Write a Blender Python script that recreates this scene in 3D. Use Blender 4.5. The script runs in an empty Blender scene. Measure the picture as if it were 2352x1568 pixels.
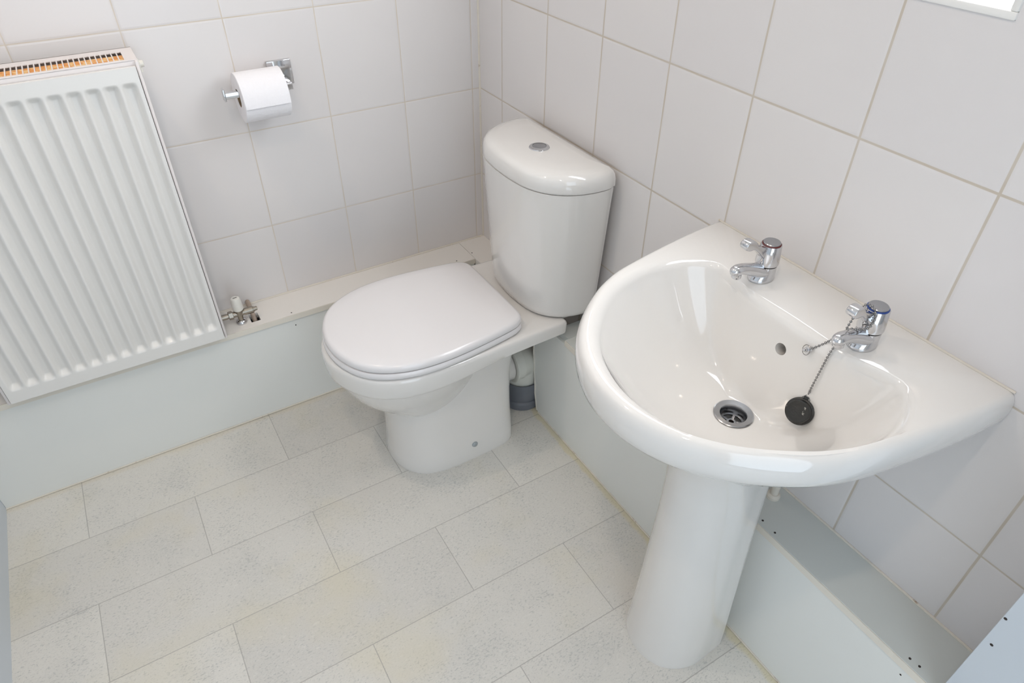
import bpy, bmesh, math, random
from mathutils import Vector, Matrix
random.seed(7)
C = bpy.context.scene.collection
S = bpy.context.scene
PI = math.pi

# ------------------------------------------------------------ camera, world, exposure
cam_d = bpy.data.cameras.new('camera'); cam = bpy.data.objects.new('camera', cam_d); C.objects.link(cam)
cam.location = (-0.9046, -1.6614, 1.3962)
cam.rotation_euler = (0.89362, -0.005757, -0.542843)
cam_d.sensor_width = 36; cam_d.lens = 1565.13 / 2352 * 36; cam_d.clip_start = 0.02
S.camera = cam
w = bpy.data.worlds.new('world'); S.world = w; w.use_nodes = True
w.node_tree.nodes['Background'].inputs[0].default_value = (0.72, 0.85, 1.0, 1)
w.node_tree.nodes['Background'].inputs[1].default_value = 1.0
S.view_settings.view_transform = 'Standard'; S.view_settings.look = 'None'
S.view_settings.gamma = 1; S.view_settings.use_curve_mapping = False
S.view_settings.exposure = 0.10
S.cycles.diffuse_bounces = 8; S.cycles.max_bounces = 12
S.cycles.sample_clamp_indirect = 6
WINDOW_STRENGTH = 6.4          # frosted pane above the basin
DOOR_W = 5.4                   # daylight through the doorway behind the camera
LAMP_W = 4.0                   # each warm ceiling spotlight

def area(name, loc, rot, size, sy, power, col, shape='RECTANGLE'):
    l = bpy.data.lights.new(name, 'AREA'); l.shape = shape; l.size = size
    if shape == 'RECTANGLE': l.size_y = sy
    l.energy = power; l.color = col
    o = bpy.data.objects.new(name, l); o.location = loc; o.rotation_euler = rot; C.objects.link(o); return o
area('doorway_daylight', (-0.80, -2.36, 1.05), (PI/2, 0, 0), 0.75, 1.9, DOOR_W, (0.78, 0.90, 1.0))

# ------------------------------------------------------------ colour + materials
def lin(r, g, b):
    f = lambda c: (c/255/12.92) if c/255 <= 0.04045 else ((c/255+0.055)/1.055)**2.4
    return (f(r), f(g), f(b), 1)
def nd(nt, t, **kw):
    n = nt.nodes.new(t)
    for k, v in kw.items(): setattr(n, k, v)
    return n
def mat(name, col, rough=0.3, metal=0.0, coat=0.0, var=0.03, vscale=6.0, bump=0.0, bscale=60.0, emit=None, spec=0.5, sss=0.0):
    m = bpy.data.materials.new(name); m.use_nodes = True; nt = m.node_tree
    b = nt.nodes['Principled BSDF']
    tc = nd(nt, 'ShaderNodeTexCoord'); no = nd(nt, 'ShaderNodeTexNoise'); no.inputs['Scale'].default_value = vscale
    no.inputs['Detail'].default_value = 3
    nt.links.new(tc.outputs['Object'], no.inputs['Vector'])
    mx = nd(nt, 'ShaderNodeMix', data_type='RGBA')
    mx.inputs[6].default_value = col
    mx.inputs[7].default_value = (col[0]*(1-var), col[1]*(1-var), col[2]*(1-var), 1)
    nt.links.new(no.outputs['Fac'], mx.inputs[0]); nt.links.new(mx.outputs[2], b.inputs['Base Color'])
    b.inputs['Roughness'].default_value = rough; b.inputs['Metallic'].default_value = metal
    b.inputs['Coat Weight'].default_value = coat; b.inputs['Coat Roughness'].default_value = 0.03
    b.inputs['Specular IOR Level'].default_value = spec
    if bump:
        n2 = nd(nt, 'ShaderNodeTexNoise'); n2.inputs['Scale'].default_value = bscale; n2.inputs['Detail'].default_value = 4
        nt.links.new(tc.outputs['Object'], n2.inputs['Vector'])
        bp = nd(nt, 'ShaderNodeBump'); bp.inputs['Strength'].default_value = bump; bp.inputs['Distance'].default_value = 0.002
        nt.links.new(n2.outputs['Fac'], bp.inputs['Height']); nt.links.new(bp.outputs['Normal'], b.inputs['Normal'])
    if emit:
        b.inputs['Emission Color'].default_value = emit[0]; b.inputs['Emission Strength'].default_value = emit[1]
    return m
def M(nt, op, a=None, b=None, c=None, clamp=False):
    n = nt.nodes.new('ShaderNodeMath'); n.operation = op; n.use_clamp = clamp
    for i, v in enumerate((a, b, c)):
        if v is None: continue
        if isinstance(v, (int, float)): n.inputs[i].default_value = v
        else: nt.links.new(v, n.inputs[i])
    return n.outputs[0]
def sstep(nt, v, lo, hi):
    n = nt.nodes.new('ShaderNodeMapRange'); n.interpolation_type = 'SMOOTHSTEP'
    nt.links.new(v, n.inputs[0]); n.inputs[1].default_value = lo; n.inputs[2].default_value = hi
    return n.outputs[0]
def noise(nt, vec, scale, detail=2.0, rough=0.5, dist=0.0):
    n = nt.nodes.new('ShaderNodeTexNoise'); nt.links.new(vec, n.inputs['Vector'])
    n.inputs['Scale'].default_value = scale; n.inputs['Detail'].default_value = detail
    n.inputs['Roughness'].default_value = rough; n.inputs['Distortion'].default_value = dist
    return n.outputs['Fac']
def mixc(nt, fac, a, b, mode='MIX'):
    n = nt.nodes.new('ShaderNodeMix'); n.data_type = 'RGBA'; n.blend_type = mode
    for s, v in ((0, fac), (6, a), (7, b)):
        if isinstance(v, (int, float)): n.inputs[s].default_value = v
        elif isinstance(v, tuple): n.inputs[s].default_value = v
        else: nt.links.new(v, n.inputs[s])
    return n.outputs[2]

def tile_mat(name, axis, u0, z0, gw, gh, grout, tile=(222, 218, 216)):
    """200 x 250 mm glazed wall tiles, joints running at -u0-0.2k and z0+0.25k"""
    m = bpy.data.materials.new(name); m.use_nodes = True; nt = m.node_tree; b = nt.nodes['Principled BSDF']
    tc = nd(nt, 'ShaderNodeTexCoord'); sp = nd(nt, 'ShaderNodeSeparateXYZ')
    nt.links.new(tc.outputs['Object'], sp.inputs[0]); ob = tc.outputs['Object']
    wob = M(nt, 'MULTIPLY', M(nt, 'SUBTRACT', noise(nt, ob, 9, 2), 0.5), 0.0016)
    u = M(nt, 'ADD', sp.outputs[axis], wob); z = M(nt, 'ADD', sp.outputs[2], wob)
    def dist(v, off, per):
        t = M(nt, 'DIVIDE', M(nt, 'SUBTRACT', v, off), per)
        fr = M(nt, 'ABSOLUTE', M(nt, 'SUBTRACT', M(nt, 'FRACT', M(nt, 'ADD', t, 0.5)), 0.5))
        return M(nt, 'MULTIPLY', fr, per)
    du = dist(u, -u0, 0.2); dz = dist(z, z0, 0.25)
    tu = sstep(nt, du, gw/2-0.0004, gw/2+0.0006); tz = sstep(nt, dz, gh/2-0.0004, gh/2+0.0006)
    tl = M(nt, 'MULTIPLY', tu, tz)
    gn = noise(nt, ob, 14, 3)
    g2 = (grout[0]*0.90, grout[1]*0.86, grout[2]*0.80)
    gc = mixc(nt, gn, lin(*grout), lin(*g2))
    # subtle tone difference from tile to tile
    iu = M(nt, 'FLOOR', M(nt, 'DIVIDE', M(nt, 'ADD', u, u0), 0.2)); iz = M(nt, 'FLOOR', M(nt, 'DIVIDE', M(nt, 'SUBTRACT', z, z0), 0.25))
    cmb = nd(nt, 'ShaderNodeCombineXYZ'); nt.links.new(iu, cmb.inputs[0]); nt.links.new(iz, cmb.inputs[1])
    wn = nd(nt, 'ShaderNodeTexWhiteNoise'); nt.links.new(cmb.outputs[0], wn.inputs[0])
    tcq = mixc(nt, wn.outputs['Value'], lin(*tile), lin(tile[0]-4, tile[1]-4, tile[2]-3))
    nt.links.new(mixc(nt, tl, gc, tcq), b.inputs['Base Color'])
    r = nd(nt, 'ShaderNodeMapRange'); nt.links.new(tl, r.inputs[0]); r.inputs[3].default_value = 0.75; r.inputs[4].default_value = 0.22
    nt.links.new(r.outputs[0], b.inputs['Roughness'])
    cu = sstep(nt, du, gw/2-0.001, gw/2+0.004); cz = sstep(nt, dz, gh/2-0.001, gh/2+0.004)
    h = M(nt, 'MULTIPLY', cu, cz); h = M(nt, 'ADD', h, M(nt, 'MULTIPLY', noise(nt, ob, 7, 1), 0.25))
    bp = nd(nt, 'ShaderNodeBump'); bp.inputs['Strength'].default_value = 0.35; bp.inputs['Distance'].default_value = 0.0012
    nt.links.new(h, bp.inputs['Height']); nt.links.new(bp.outputs[0], b.inputs['Normal'])
    return m

def floor_mat():
    m = bpy.data.materials.new('speckled_vinyl_tiles'); m.use_nodes = True; nt = m.node_tree; b = nt.nodes['Principled BSDF']
    tc = nd(nt, 'ShaderNodeTexCoord'); sp = nd(nt, 'ShaderNodeSeparateXYZ'); ob = tc.outputs['Object']
    nt.links.new(ob, sp.inputs[0]); x, y = sp.outputs[0], sp.outputs[1]
    R, L, y0, x0 = 0.1979, 0.4833, -0.3056, -1.260
    row = M(nt, 'DIVIDE', M(nt, 'SUBTRACT', y0, y), R)               # r=0 at the first row line
    ir = M(nt, 'FLOOR', row)
    par = M(nt, 'FRACT', M(nt, 'MULTIPLY', M(nt, 'ADD', ir, 21.0), 0.5))   # 0 or .5
    px = M(nt, 'ADD', M(nt, 'DIVIDE', M(nt, 'SUBTRACT', x, x0), L), M(nt, 'ADD', par, 0.0))
    def d(t, per):
        return M(nt, 'MULTIPLY', M(nt, 'ABSOLUTE', M(nt, 'SUBTRACT', M(nt, 'FRACT', M(nt, 'ADD', t, 0.5)), 0.5)), per)
    line = M(nt, 'MINIMUM', d(row, R), d(px, L))
    joint = sstep(nt, line, 0.0004, 0.0014)
    cmb = nd(nt, 'ShaderNodeCombineXYZ'); nt.links.new(ir, cmb.inputs[0]); nt.links.new(M(nt, 'FLOOR', px), cmb.inputs[1])
    wn = nd(nt, 'ShaderNodeTexWhiteNoise'); nt.links.new(cmb.outputs[0], wn.inputs[0])
    base = mixc(nt, wn.outputs['Value'], lin(219, 216, 209), lin(208, 205, 199))
    cl = noise(nt, ob, 5.5, 4, 0.6)
    base = mixc(nt, M(nt, 'MULTIPLY', sstep(nt, cl, 0.46, 0.72), 0.45), base, lin(200, 199, 194))
    # elongated flecks along each tile
    mp = nd(nt, 'ShaderNodeMapping'); mp.inputs['Scale'].default_value = (1, 1.9, 1); nt.links.new(ob, mp.inputs[0])
    fl = noise(nt, mp.outputs[0], 150, 2, 0.6, 0.5)
    dens = noise(nt, ob, 11, 3, 0.6)
    f1 = sstep(nt, M(nt, 'ADD', fl, M(nt, 'MULTIPLY', dens, 0.30)), 0.70, 0.84)
    base = mixc(nt, M(nt, 'MULTIPLY', f1, 0.40), base, lin(148, 152, 152))
    fl2 = noise(nt, mp.outputs[0], 210, 2, 0.7)
    base = mixc(nt, M(nt, 'MULTIPLY', sstep(nt, fl2, 0.52, 0.70), 0.28), base, lin(172, 171, 164))
    base = mixc(nt, M(nt, 'MULTIPLY', sstep(nt, noise(nt, mp.outputs[0], 70, 3, 0.6), 0.57, 0.70), 0.4), base, lin(226, 223, 217))
    # yellowed patches, mostly by the boxing and round the pan
    yl = sstep(nt, noise(nt, ob, 3.4, 3, 0.55), 0.50, 0.74)
    base = mixc(nt, M(nt, 'MULTIPLY', yl, 0.40), base, lin(214, 204, 172))
    edge = M(nt, 'MULTIPLY', sstep(nt, M(nt, 'ADD', x, M(nt, 'MULTIPLY', noise(nt, ob, 16, 3), 0.03)), -0.112, -0.100), 0.4)
    base = mixc(nt, edge, base, lin(212, 198, 140))
    edge2 = M(nt, 'MULTIPLY', sstep(nt, M(nt, 'ADD', y, M(nt, 'MULTIPLY', noise(nt, ob, 9, 3), 0.03)), -0.115, -0.102), 0.25)
    base = mixc(nt, edge2, base, lin(205, 190, 160))
    base = mixc(nt, M(nt, 'MULTIPLY', M(nt, 'SUBTRACT', 1.0, joint), 0.62), base, lin(150, 147, 142))
    nt.links.new(base, b.inputs['Base Color']); b.inputs['Roughness'].default_value = 0.42
    bp = nd(nt, 'ShaderNodeBump'); bp.inputs['Strength'].default_value = 0.25; bp.inputs['Distance'].default_value = 0.0008
    nt.links.new(M(nt, 'ADD', joint, M(nt, 'MULTIPLY', fl, 0.4)), bp.inputs['Height']); nt.links.new(bp.outputs[0], b.inputs['Normal'])
    return m

def stripe_mat():
    m = bpy.data.materials.new('brassy_convector_paint'); m.use_nodes = True; nt = m.node_tree; b = nt.nodes['Principled BSDF']
    tc = nd(nt, 'ShaderNodeTexCoord'); ob = tc.outputs['Object']
    n = noise(nt, ob, 90, 3); c = mixc(nt, sstep(nt, n, 0.4, 0.62), lin(224, 156, 88), lin(238, 204, 146))
    nt.links.new(c, b.inputs['Base Color']); b.inputs['Roughness'].default_value = 0.5
    return m

CER = mat('white_ceramic', lin(226, 223, 219), 0.06, coat=1.0, var=0.015, vscale=3)
SEATM = mat('white_seat_plastic', lin(228, 225, 225), 0.16, coat=0.3, var=0.015)
CHROME = mat('chrome', lin(214, 214, 216), 0.09, metal=1.0, var=0.05)
DULL = mat('dull_nickel', lin(170, 162, 150), 0.28, metal=1.0, var=0.2, vscale=80)
STEEL = mat('brushed_steel', lin(176, 177, 180), 0.25, metal=1.0, var=0.12, vscale=50)
BEADM = mat('bead_steel', lin(150, 148, 146), 0.22, metal=1.0, var=0.1, vscale=200)
RADM = mat('white_radiator_enamel', lin(228, 226, 222), 0.30, coat=0.2, var=0.02)
GRILLE = mat('white_radiator_cover', lin(228, 222, 220), 0.35, var=0.02)
BOARD = mat('white_boxing_board', lin(229, 230, 226), 0.38, var=0.03, vscale=4)
CAPM = mat('white_boxing_lid', lin(229, 225, 219), 0.36, var=0.03, vscale=5)
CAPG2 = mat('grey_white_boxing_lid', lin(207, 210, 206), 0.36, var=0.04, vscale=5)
CREAM = mat('cream_board_edge', lin(228, 222, 210), 0.5, var=0.05, vscale=20)
SEAL = mat('cream_sealant', lin(224, 217, 205), 0.5, var=0.12, vscale=18)
WHITEP = mat('white_panel', lin(202, 209, 216), 0.35, var=0.03)
PAINT = mat('white_paint', lin(232, 230, 226), 0.6, var=0.02)
def specks(m, col, scale, lo, hi, amt=1.0):
    nt = m.node_tree; b = nt.nodes['Principled BSDF']; src = b.inputs['Base Color'].links[0].from_socket
    tc = [n for n in nt.nodes if n.type == 'TEX_COORD'][0]
    f = M(nt, 'MULTIPLY', sstep(nt, noise(nt, tc.outputs['Object'], scale, 4, 0.7), lo, hi), amt)
    nt.links.new(mixc(nt, f, src, col), b.inputs['Base Color'])
specks(SEAL, lin(150, 122, 92), 22, 0.60, 0.70, 0.8)
RUBBER = mat('black_rubber', lin(40, 40, 38), 0.35, var=0.3, vscale=70, bump=0.3, bscale=180)
specks(RUBBER, lin(190, 188, 180), 130, 0.62, 0.70, 0.7)
DARK = mat('dark_hole', lin(38, 32, 28), 0.7, var=0.3)
SCREW = mat('dark_screw_head', lin(48, 40, 36), 0.5, var=0.3, vscale=300)
GREYP = mat('grey_soil_plastic', lin(112, 116, 124), 0.4, var=0.15, vscale=25)
WPLAS = mat('white_pipe_plastic', lin(222, 222, 214), 0.35, var=0.08, vscale=20)
PAPER = mat('tissue_paper', lin(238, 236, 238), 0.9, var=0.02, bump=0.5, bscale=140, spec=0.1)
CARD = mat('brown_card', lin(150, 130, 105), 0.9, var=0.1)
COPPER = mat('painted_copper', lin(186, 168, 152), 0.45, var=0.3, vscale=60)
VCAP = mat('white_valve_plastic', lin(226, 224, 216), 0.35, var=0.03)
REDM = mat('dark_red_ring', lin(96, 28, 26), 0.35, var=0.1)
BLUEM = mat('blue_ring', lin(30, 66, 140), 0.35, var=0.1)
CAULK = mat('rough_caulk', lin(226, 222, 212), 0.8, var=0.15, vscale=60, bump=0.8, bscale=90)
CONV = stripe_mat()
BEHIND = mat('radiator_inner_steel', lin(112, 96, 76), 0.6, var=0.2, vscale=30)
DAY = (0.92, 0.96, 1.0, 1)
GLASS = mat('frosted_daylight_glass', lin(235, 240, 245), 0.5, emit=(DAY, WINDOW_STRENGTH))
SPOTG = mat('lit_spot_glass', lin(255, 240, 220), 0.4, emit=((1.0, 0.84, 0.66, 1), 14.0))

# ------------------------------------------------------------ mesh helpers
def finish(name, bm, m, parent=None, smooth=True, ang=38, local=None):
    bmesh.ops.recalc_face_normals(bm, faces=bm.faces)
    for f in bm.faces: f.smooth = smooth
    if smooth:
        for e in bm.edges:
            if len(e.link_faces) == 2 and e.calc_face_angle(0) > math.radians(ang): e.smooth = False
    me = bpy.data.meshes.new(name)
    bm.to_mesh(me); bm.free(); me.materials.append(m)
    o = bpy.data.objects.new(name, me); C.objects.link(o)
    if parent is not None:
        o.parent = parent; o.matrix_parent_inverse = Matrix.Translation(-Vector(parent_loc(parent)))
    return o
def parent_loc(p):
    v = Vector(p.location)
    while p.parent: p = p.parent            # sub-parts: their parent part sits at the world origin via its inverse
    return v
# parts are modelled in world coordinates; an Empty root sits at the thing's base and the inverse keeps them in place
def thing(name, label, cat, loc, group=None):
    o = bpy.data.objects.new(name, None); C.objects.link(o); o.location = loc; o.empty_display_size = 0.05
    o['label'] = label; o['category'] = cat
    if group: o['group'] = group
    return o
def part(name, bm, m, parent, label=None, **kw):
    root = parent
    o = finish(name, bm, m, None, **kw)
    o.parent = parent
    if parent.type == 'EMPTY': o.matrix_parent_inverse = Matrix.Translation(-Vector(parent.location))
    if label: o['label'] = label
    return o
def tag(o, label, cat, group=None, kind=None):
    o['label'] = label; o['category'] = cat
    if group: o['group'] = group
    if kind: o['kind'] = kind
    return o
def struct(name, bm, m, label, cat, **kw):
    o = finish(name, bm, m, None, **kw); o['kind'] = 'structure'; o['label'] = label; o['category'] = cat; return o

def box(bm, x0, x1, y0, y1, z0, z1, bev=0.0, seg=2):
    vs = [bm.verts.new((x, y, z)) for z in (z0, z1) for y in (y0, y1) for x in (x0, x1)]
    q = [(0,2,3,1),(4,5,7,6),(0,1,5,4),(2,6,7,3),(0,4,6,2),(1,3,7,5)]
    fs = [bm.faces.new([vs[i] for i in f]) for f in q]
    if bev:
        es = set(e for f in fs for e in f.edges)
        bmesh.ops.bevel(bm, geom=list(es), offset=bev, segments=seg, affect='EDGES', profile=0.5)
def loft(bm, rings, cap0=True, cap1=True, closed=True):
    vr = [[bm.verts.new(p) for p in r] for r in rings]; n = len(rings[0])
    for a, b in zip(vr, vr[1:]):
        for i in range(n if closed else n-1):
            j = (i+1) % n
            bm.faces.new((a[i], a[j], b[j], b[i]))
    if cap0: bm.faces.new(list(reversed(vr[0])))
    if cap1: bm.faces.new(vr[-1])
    return vr
def circ(c, r, n=32, ax='z', ry=None, a0=0.0):
    ry = ry if ry is not None else r; out = []
    for i in range(n):
        a = a0 + 2*PI*i/n; u, v = r*math.cos(a), ry*math.sin(a)
        if ax == 'z': out.append(Vector((c[0]+u, c[1]+v, c[2])))
        elif ax == 'x': out.append(Vector((c[0], c[1]+u, c[2]+v)))
        else: out.append(Vector((c[0]+u, c[1], c[2]+v)))
    return out
def lathe(bm, c, prof, n=40, ax='z', cap0=True, cap1=True):
    """prof: list of (radius, offset along axis)"""
    rings = []
    for r, h in prof:
        cc = list(c); k = {'x':0,'y':1,'z':2}[ax]; cc[k] += h
        rings.append(circ(cc, max(r, 1e-5), n, ax))
    loft(bm, rings, cap0, cap1)
def tube(bm, pts, rad, n=12, caps=True):
    pts = [Vector(p) for p in pts]; rings = []
    t0 = (pts[1]-pts[0]).normalized(); up = Vector((0,0,1)) if abs(t0.z) < 0.9 else Vector((1,0,0))
    nrm = t0.cross(up).normalized()
    for i, p in enumerate(pts):
        t = (pts[min(i+1, len(pts)-1)] - pts[max(i-1, 0)]).normalized()
        nrm = (nrm - t*nrm.dot(t)).normalized(); bi = t.cross(nrm)
        r = rad[i] if isinstance(rad, (list, tuple)) else rad
        ra, rb = r if isinstance(r, tuple) else (r, r)
        rings.append([p + nrm*ra*math.cos(2*PI*k/n) + bi*rb*math.sin(2*PI*k/n) for k in range(n)])
    loft(bm, rings, caps, caps)
def crom(pts, per=6, closed=False):
    P = [Vector(p) for p in pts]; out = []; n = len(P)
    rng = range(n if closed else n-1)
    for i in rng:
        if closed: a, b, c, d = P[(i-1) % n], P[i], P[(i+1) % n], P[(i+2) % n]
        else: a, b, c, d = P[max(i-1,0)], P[i], P[i+1], P[min(i+2,n-1)]
        for k in range(per):
            t = k/per
            out.append(0.5*((2*b)+(c-a)*t+(2*a-5*b+4*c-d)*t*t+(3*b-a-3*c+d)*t**3))
    if not closed: out.append(P[-1])
    return out
def resample(P, n, closed=True):
    Q = P + [P[0]] if closed else P
    L = [0]
    for a, b in zip(Q, Q[1:]): L.append(L[-1]+(b-a).length)
    out = []; j = 0; m = n if closed else n-1
    for i in range(n):
        s = L[-1]*i/m
        while j < len(L)-2 and L[j+1] < s: j += 1
        t = (s-L[j])/max(1e-9, L[j+1]-L[j]); out.append(Q[j].lerp(Q[j+1], min(1, t)))
    return out
def sym(half, y0, n=96, per=6):
    """half: (x, halfwidth) from the FRONT tip to the back; mirrored plan outline starting at the front tip"""
    a = [Vector((x, h, 0)) for x, h in half]
    full = [Vector((p.x, -p.y, 0)) for p in reversed(a[1:])] + a     # back(-) .. front .. back(+)
    sm = crom(full, per)
    k = min(range(len(sm)), key=lambda i: sm[i].x)
    sm = sm[k:] + sm[:k]
    r = resample(sm, n)
    return [Vector((p.x, y0+p.y, 0)) for p in r]
def at(o, z): return [Vector((p.x, p.y, z)) for p in o]
def inset(o, d):
    n = len(o); out = []
    cx = sum(p.x for p in o)/n; cy = sum(p.y for p in o)/n
    for i, p in enumerate(o):
        t = (o[(i+1) % n]-o[i-1]); t.z = 0
        t.normalize(); nn = Vector((-t.y, t.x, 0))
        if nn.dot(Vector((cx-p.x, cy-p.y, 0))) < 0: nn = -nn
        out.append(Vector((p.x+nn.x*d, p.y+nn.y*d, p.z)))
    return out
def shrink(o, f):
    n = len(o); c = Vector((sum(p.x for p in o)/n, sum(p.y for p in o)/n, 0))
    return [Vector((c.x+(p.x-c.x)*f, c.y+(p.y-c.y)*f, p.z)) for p in o]
def lerpo(a, b, t): return [p.lerp(q, t) for p, q in zip(a, b)]
def bead_chain(bm, pts, r=0.0019, gap=0.0049):
    P = resample(crom(pts, 10), max(2, int(sum((Vector(b)-Vector(a)).length for a, b in zip(pts, pts[1:]))/gap)), False)
    for i, p in enumerate(P):
        bmesh.ops.create_icosphere(bm, subdivisions=2, radius=r, matrix=Matrix.Translation(p))
    tube(bm, P, 0.0006, 6)

# ------------------------------------------------------------ the room
XL, ZC, YF = -1.4275, 2.35, -2.40          # left panel plane, ceiling, front wall
HB, HR, DB = 0.308, 0.342, 0.105           # boxing heights (back run, right run) and depth

bm = bmesh.new(); box(bm, XL-0.1, 0.1, YF-0.1, 0.1, -0.06, 0.0)
struct('floor', bm, floor_mat(), 'beige speckled vinyl floor in staggered rectangular tiles', 'floor', smooth=False)
bm = bmesh.new(); box(bm, XL-0.1, 0.1, YF-0.1, 0.1, ZC, ZC+0.06)
struct('ceiling', bm, PAINT, 'plain white ceiling above the bathroom', 'ceiling', smooth=False)
bm = bmesh.new(); box(bm, XL-0.1, 0.1, 0.0, 0.1, 0.0, ZC)
struct('wall_back', bm, tile_mat('wall_tiles_back', 0, 0.0238, 0.7682, 0.0024, 0.0024, (219, 213, 205)),
       'white tiled wall behind the radiator and paper holder', 'wall', smooth=False)
WY0, WY1, WZ0, WZ1 = -1.2525, -0.52, 1.2015, 1.84
bm = bmesh.new()
box(bm, 0.0, 0.16, YF-0.1, 0.0, 0.0, WZ0); box(bm, 0.0, 0.16, YF-0.1, 0.0, WZ1, ZC)
box(bm, 0.0, 0.16, YF-0.1, WY0, WZ0, WZ1); box(bm, 0.0, 0.16, WY1, 0.0, WZ0, WZ1)
struct('wall_right', bm, tile_mat('wall_tiles_right', 1, 0.1185, 0.7682, 0.0036, 0.0034, (208, 202, 194)),
       'white tiled wall behind the wash basin and cistern', 'wall', smooth=False)
bm = bmesh.new(); box(bm, XL-0.1, XL, YF-0.1, 0.0, 0.0, ZC)
struct('wall_left', bm, WHITEP, 'bluish white flat panel at the left edge of the floor', 'wall', smooth=False)
bm = bmesh.new(); box(bm, XL, -1.18, YF-0.1, YF, 0, ZC); box(bm, -0.42, 0.0, YF-0.1, YF, 0, ZC); box(bm, -1.18, -0.42, YF-0.1, YF, 2.0, ZC)
struct('wall_front', bm, PAINT, 'white painted wall with a doorway, behind the viewer', 'wall', smooth=False)

# window: sill trim, frame and frosted pane
win = bpy.data.objects.new('window_1', None); C.objects.link(win); win.location = (0, WY0, WZ0)
win['kind'] = 'structure'; win['label'] = 'bright frosted window with white sill above the basin'; win['category'] = 'window'
bm = bmesh.new(); box(bm, -0.003, 0.03, WY0, WY1, WZ0, WZ0+0.009, 0.0015); box(bm, -0.003, 0.03, WY0, WY0+0.009, WZ0+0.009, WZ1, 0.0015)
box(bm, -0.003, 0.03, WY1-0.009, WY1, WZ0+0.009, WZ1, 0.0015); box(bm, -0.003, 0.03, WY0, WY1, WZ1-0.013, WZ1, 0.0015); part('window_trim', bm, PAINT, win)
bm = bmesh.new(); box(bm, 0.002, 0.007, -0.90, -0.86, WZ0+0.010, WZ1-0.014, 0.001); part('window_frame', bm, PAINT, win)
bm = bmesh.new(); box(bm, 0.008, 0.014, WY0+0.008, WY1-0.008, WZ0+0.008, WZ1-0.012); part('window_pane', bm, GLASS, win, smooth=False)

# corner strip of sealant where the tiled walls meet
bm = bmesh.new(); tube(bm, [(-0.0005, -0.0005, HB), (-0.0005, -0.0005, 1.0), (-0.0005, -0.0005, ZC)], 0.0035, 10); struct('trim_1', bm, SEAL, 'cream sealant bead in the corner of the tiled walls', 'trim')
bm = bmesh.new(); tube(bm, [(XL, -0.001, HB+0.001), (-0.5, -0.001, HB+0.001), (-0.006, -0.001, HB+0.001)], 0.003, 8)
struct('trim_2', bm, SEAL, 'cream sealant bead along the boxing lid under the back wall tiles', 'trim')
bm = bmesh.new(); tube(bm, [(-0.001, -0.62, HR+0.001), (-0.001, -1.0, HR+0.001), (-0.001, -1.59, HR+0.001)], 0.0025, 8)
struct('trim_3', bm, SEAL, 'cream sealant bead along the boxing lid under the right wall tiles', 'trim')

# ------------------------------------------------------------ pipe boxing
LIDT = 0.016
t = thing('pipe_boxing', 'long white pipe boxing with lid, running under the radiator', 'pipe boxing', (-0.75, -0.055, 0))
bm = bmesh.new(); box(bm, XL, -0.092, -DB-0.002, -DB+0.012, 0.0, HB-LIDT, 0.0008, 1); part('front_board', bm, BOARD, t)
bm = bmesh.new()
x1, hx0, hx1, hy0, hy1 = -0.0905, -0.7355-0.012, -0.7355+0.012, -0.088, -0.050
for a in ((XL, hx0, -DB-0.004, 0.0), (hx1, x1, -DB-0.004, 0.0), (hx0, hx1, -DB-0.004, hy0), (hx0, hx1, hy1, 0.0)):
    box(bm, a[0], a[1], a[2], a[3], HB-LIDT, HB)
part('lid', bm, CAPM, t, smooth=False)
bm = bmesh.new(); box(bm, XL, x1, -DB-0.006, -DB-0.0045, HB-LIDT, HB-0.0005); part('lid_edge', bm, CREAM, t, 'cream front edge of the lid')
for (sx, sy) in ((-0.6451, -0.0985), (-0.3723, -0.0953), (-0.1438, -0.0929)):
    bm = bmesh.new(); lathe(bm, (sx, sy, HB), [(0.0019, -0.001), (0.0019, 0.0004), (0.0012, 0.0007)], 12); part('screw', bm, SCREW, t)
bm = bmesh.new(); lathe(bm, (-0.6429, -DB-0.002, 0.2717), [(0.0018, 0.001), (0.0018, -0.0004)], 10, 'y'); part('screw', bm, SCREW, t)
bm = bmesh.new(); tube(bm, [(XL, -DB-0.003, 0.002), (-0.9, -DB-0.004, 0.0025), (-0.5, -DB-0.003, 0.002), (-0.1, -DB-0.003, 0.002)], 0.0020, 8)
part('sealant_bead', bm, SEAL, t)

t = thing('pipe_boxing', 'long white pipe boxing with grey-topped lid, behind the basin pedestal', 'pipe boxing', (-0.05, -1.0, 0))
YE = -1.592
bm = bmesh.new()
prof = [(-0.470, 0.33), (-0.4655, 0.26), (-0.466, 0.215), (-0.470, 0.16), (-0.476, 0.11), (-0.484, 0.05), (-0.495, 0.0)]
vs0 = [Vector((-DB, y, z)) for y, z in prof] + [Vector((-DB, YE, 0)), Vector((-DB, YE, HR-LIDT)), Vector((-DB, -0.470, HR-LIDT))]
vs1 = [v + Vector((0.012, 0, 0)) for v in vs0]
loft(bm, [vs0, vs1]); part('front_board', bm, BOARD, t, smooth=False)
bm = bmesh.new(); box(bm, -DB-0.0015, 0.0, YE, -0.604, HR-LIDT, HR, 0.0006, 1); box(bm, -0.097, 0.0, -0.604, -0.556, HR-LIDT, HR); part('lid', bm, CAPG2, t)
bm = bmesh.new(); box(bm, -DB-0.0035, -DB-0.0018, YE, -0.606, HR-LIDT, HR-0.0005); part('lid_edge', bm, CREAM, t, 'cream front edge of the lid')
for (sx, sy) in ((-0.095, -1.237), (-0.0963, -1.2675), (-0.0951, -1.5404), (-0.0935, -1.5558)):
    bm = bmesh.new(); lathe(bm, (sx, sy, HR), [(0.0021, -0.001), (0.0021, 0.0004), (0.0014, 0.0007)], 12); part('screw', bm, SCREW, t)
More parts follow.
